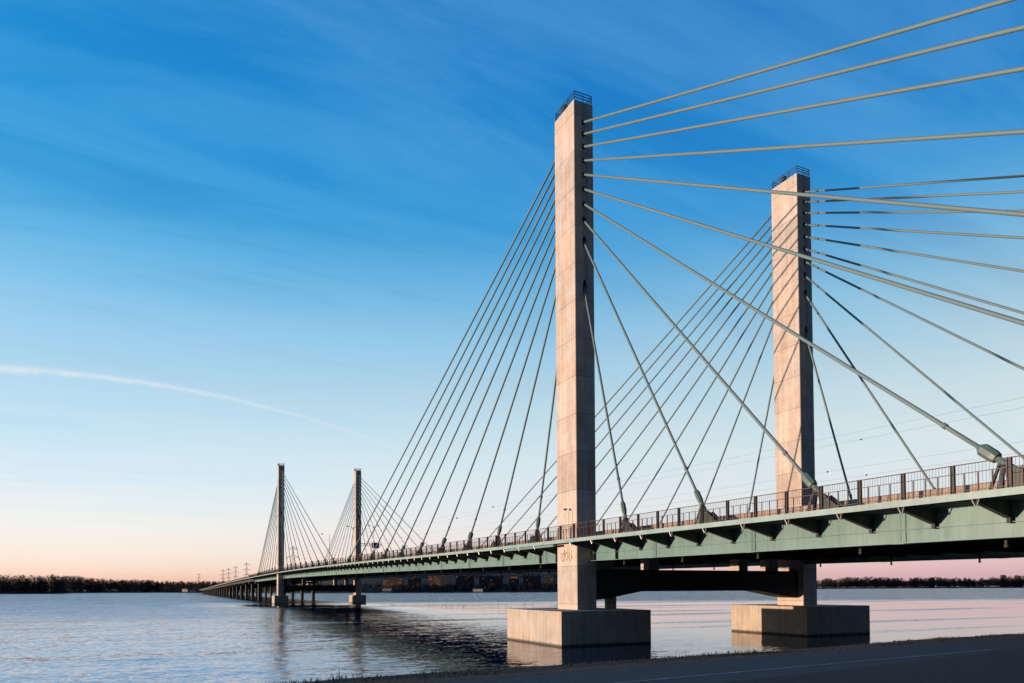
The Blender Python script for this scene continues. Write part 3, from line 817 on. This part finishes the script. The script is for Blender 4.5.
# buildings on the far shore
bcol = {k: worn('facade_' + k, c, .8, .15, .2) for k, c in dict(brown=(.13, .085, .07), grey=(.16, .17, .19), dark=(.075, .065, .065), cream=(.45, .36, .28), pink=(.55, .33, .25), white=(.6, .58, .55)).items()}
m_win = worn('window_glass', (.02, .025, .035), .15, .1)
m_roof = worn('roof_felt', (.06, .058, .058), .9, .2)
m_lit, t, b = material('lit_window'); b.inputs['Base Color'].default_value = (.3, .12, .05, 1)
b.inputs['Emission Color'].default_value = (1.0, .42, .20, 1); b.inputs['Emission Strength'].default_value = .10
def block(x0, x1, depth, h, floors, cols, mat, label, lit, dk=18, cat='apartment building', seed=0, name='apartment_building', fins=False):
    a = spot(x0, depth, 2.0); c = spot(x1, depth, 2.0); w = (c - a).length; ang = math.atan2(c.y - a.y, c.x - a.x)
    r = link(name, None, None, ((a + c) / 2)); r.rotation_euler = (0, 0, ang); tag(r, label, cat)
    m = MB(); m.box(-w / 2, w / 2, 0, dk, -2, h); m.build('wall', bcol[mat], r)
    m = MB(); m.box(-w / 2 - .3, w / 2 + .3, -.3, dk + .3, h, h + .6); m.box(-w * .15, w * .12, dk * .3, dk * .6, h + .6, h + 3.2); m.build('roof', m_roof, r)
    fh = h / floors; cw = w / cols; rr = random.Random(seed)
    g = MB(); g.box(-cw * .3, cw * .3, -.04, .02, -fh * .25, fh * .25); wm = g.mesh('window', m_win)
    lm = g.mesh('lit_window', m_lit)
    litset = {(rr.randrange(max(1, floors // 3), floors), rr.randrange(cols)) for k in range(lit)}
    for i in range(floors):
        for k in range(cols):
            l_ = (i, k) in litset
            link('lit_window' if l_ else 'window', lm if l_ else wm, r, (-w / 2 + cw * (k + .5), 0, fh * (i + .55)))
    if fins:
        for k in range(cols + 1):
            g = MB(); q = -w / 2 + cw * k; g.box(q - .5, q + .5, -.9, -.03, 0, h - .5); g.build('fin', bcol['grey'], r)
    return r
block(383, 402, 1500, 28, 8, 8, 'brown', 'brown apartment block with lit windows, leftmost of those behind the main span', 12, seed=1)
block(408, 421, 1520, 29, 9, 6, 'brown', 'narrow brown apartment tower with a few lit windows behind the main span', 8, seed=2)
block(428, 440.5, 1500, 34, 10, 6, 'brown', 'brown apartment tower with rows of lit windows beside the grey striped one', 18, seed=3)
block(441.5, 453, 1495, 34, 10, 7, 'grey', 'pale grey apartment tower with vertical fins behind the main span', 0, seed=4, fins=True)
block(456, 474, 1530, 33, 9, 8, 'dark', 'dark apartment block right of the grey finned tower', 3, seed=5)
block(479, 503, 1540, 33, 9, 9, 'dark', 'wide dark apartment block in the middle of the gap left of the near pylon', 3, seed=6)
block(509, 519, 1525, 34, 9, 4, 'dark', 'dark apartment tower with a bright strip at its top behind the main span', 1, seed=7)
g = bpy.data.objects['apartment_building.006']
mm = MB(); mm.box(-9, 8, -.2, -.06, 27.5, 31.5); s_ = mm.build('sunlit_strip_glow', m_lit, g)  # sunlit upper facade imitated by a glowing strip
block(523, 541, 1540, 33, 9, 7, 'dark', 'dark apartment block close to the left side of the near pylon', 2, seed=8)
block(545, 553, 1530, 34, 9, 3, 'dark', 'narrow dark block with one lit lamp right beside the near pylon', 1, seed=9)
block(1014, 1021, 4700, 78, 11, 4, 'pink', 'sunlit pink tower block on the far shore at the right edge', 0, seed=11)
block(1001.5, 1006, 4650, 80, 11, 3, 'brown', 'reddish tower block standing above the trees left of the sunlit pink one', 0, seed=12)
block(930, 934.5, 4650, 66, 9, 3, 'brown', 'small dark tower block above the distant trees under the side span', 0, seed=13)
def house(x, depth, w, h, mat, label):
    p = spot(x, depth, 2.2); r = link('shore_house', None, None, p); r.rotation_euler = (0, 0, rad(-25) + random.uniform(-.5, .5)); tag(r, label, 'house')
    m = MB(); m.box(-w / 2, w / 2, -4, 4, -1, h); m.build('wall', bcol[mat], r)
    m = MB(); m.prism([(-w / 2 - .4, -4.4, h), (-w / 2 - .4, 4.4, h), (-w / 2 - .4, 0, h + 3.2)], (0, 0, 0), (w + .8, 0, 0)); m.build('roof', m_roof, r)
    for q in (-w * .3, 0, w * .3):
        m = MB(); m.box(q - .6, q + .6, -4.06, -4.0, h * .35, h * .75); m.build('window', m_win, r)
house(115, 2590, 24, 8, 'grey', 'grey house in the dark wood between the headland and the pale gabled house')
house(186, 2290, 22, 9, 'white', 'pale gabled house on the far shore just left of the bridge end')
house(193, 2190, 16, 7, 'cream', 'small cream house right beside the pale gabled house near the bridge end')
house(940, 4560, 40, 10, 'white', 'white house at the waterline under the side span, left of the other')
house(962, 4570, 52, 9, 'white', 'low white house at the waterline under the side span, right of the other')
house(478, 1462, 20, 4, 'white', 'low white waterside house below the dark apartment blocks')
house(388, 1452, 22, 5, 'grey', 'low grey waterside house below the leftmost apartment block')

# ------------------------------------------------------------------ power line
m_tw = worn('tower_steel', (.10, .085, .08), .6, .2, .5)
towers = []
def power_tower(x, ytop, ztop, label):
    d = (ztop - CAM.z) / ((CR * ((x - 512) / FPX) + CF - CU * ((ytop - CY) / FPX)).z)
    p = spot(x, d, 0); r = link('transmission_tower', None, None, p); r.rotation_euler = (0, 0, rad(-8))
    tag(r, label, 'power tower', 'transmission towers beyond the bridge')
    m = MB()
    for k in range(4):
        sx, sy = (-1, -1, 1, 1)[k], (-1, 1, -1, 1)[k]
        m.bar((sx * 2.3, sy * 2.3, -2), (sx * .4, sy * .4, ztop), .17)
    n = 9
    for k in range(n):
        a = ztop * k / n; c = ztop * (k + 1) / n; wa = 2.3 - 1.8 * k / n; wc = 2.3 - 1.8 * (k + 1) / n
        for s in (-1, 1):
            m.bar((-wa, s * wa, a), (wc, s * wc, c), .09); m.bar((wa, s * wa, a), (-wc, s * wc, c), .09)
            m.bar((s * wa, -wa, a), (s * wc, wc, c), .2)
    m.build('mast', m_tw, r)
    for zz, w in ((ztop - 3, 4.2), (ztop - 11, 5.6), (ztop - 19, 4.2)):
        g = MB(); g.bar((-w, 0, zz), (w, 0, zz), .32); g.bar((-w, 0, zz), (0, 0, zz + 2.2), .3); g.bar((w, 0, zz), (0, 0, zz + 2.2), .3)
        for s in (-1, 1): g.bar((s * w * .96, 0, zz), (s * w * .96, 0, zz - 2.2), .25)
        g.build('crossarm', m_tw, r)
    towers.append((p, d)); return r
for x, y, lb in ((293, 546, 'lattice power tower seen between the cables right of the front far pylon'), (246.6, 562.6, 'tallest power tower left of the front far pylon'),
                 (235.7, 566, 'second tallest power tower left of the front far pylon'), (228.6, 568, 'third power tower left of the front far pylon, beside a shorter one'),
                 (223, 569.5, 'short power tower nearest the bridge end'), (199, 573.5, 'tiny power tower above the far trees, left of the bridge end')):
    power_tower(x, y, 50, lb)
m_wire = worn('wire', (.09, .09, .095), .5, .1)
p0, d0 = towers[0]
WR = [(547, 397, 470, 'topmost'), (549, 407, 620, 'second highest'), (553, 441, 400, 'second lowest'), (556, 452, 430, 'lowest')]
wires_label = ['highest thin power cable crossing the sky behind the pylons', 'second highest power cable behind the pylons, close under the top one',
               'third power cable behind the pylons, well below the upper pair', 'lowest power cable behind the pylons, just above the bridge railing']
balls = [[(493, 0)], [(861, 0), (457, 0)], [(827.6, 0)], [(866.5, 0), (700, 0)]]
for k, (ya, yb, _, _) in enumerate(WR):
    def on_wire(s):
        # straight in plan from the tower to a point far right of the bridge
        x0 = Vector((p0.x, p0.y, height_at(ya, d0, 293))); e = spot(1024, 190 + 4 * k); x1 = Vector((e.x, e.y, height_at(yb, 190 + 4 * k, 1024)))
        q = x0.lerp(x1, s); q.z -= 2.2 * s * (1 - s) * (1 if s < 1 else .4); return q
    m = MB(); m.tube([on_wire(q / 40 * 1.25) for q in range(41)], .026, 5)
    w = m.build('power_cable', m_wire); tag(w, wires_label[k], 'power cable')
    for bx, _ in balls[k]:
        lo, hi = 0.0, 1.2
        for _ in range(40):
            mid = (lo + hi) / 2
            if pix(on_wire(mid))[0] < bx: lo = mid
            else: hi = mid
        c = on_wire(lo); dscale = (c - CAM).length / 300
        g = MB(); rr = .34 * min(1.6, max(.8, dscale)); g.tube([c + Vector((0, 0, z)) for z in (-rr, -rr * .7, 0, rr * .7, rr)], [.02, rr * .7, rr, rr * .7, .02], 8)
        g.build('marker_ball', M['dark'], w)

# ------------------------------------------------------------------ render settings
vs_ = scn.view_settings; vs_.view_transform = 'Standard'; vs_.look = 'None'; vs_.exposure = 0; vs_.gamma = 1; vs_.use_curve_mapping = False
scn.render.engine = 'CYCLES'
scn.cycles.use_denoising = True
scn.cycles.sample_clamp_indirect = 3; scn.cycles.sample_clamp_direct = 4; scn.cycles.max_bounces = 6; scn.cycles.volume_bounces = 1
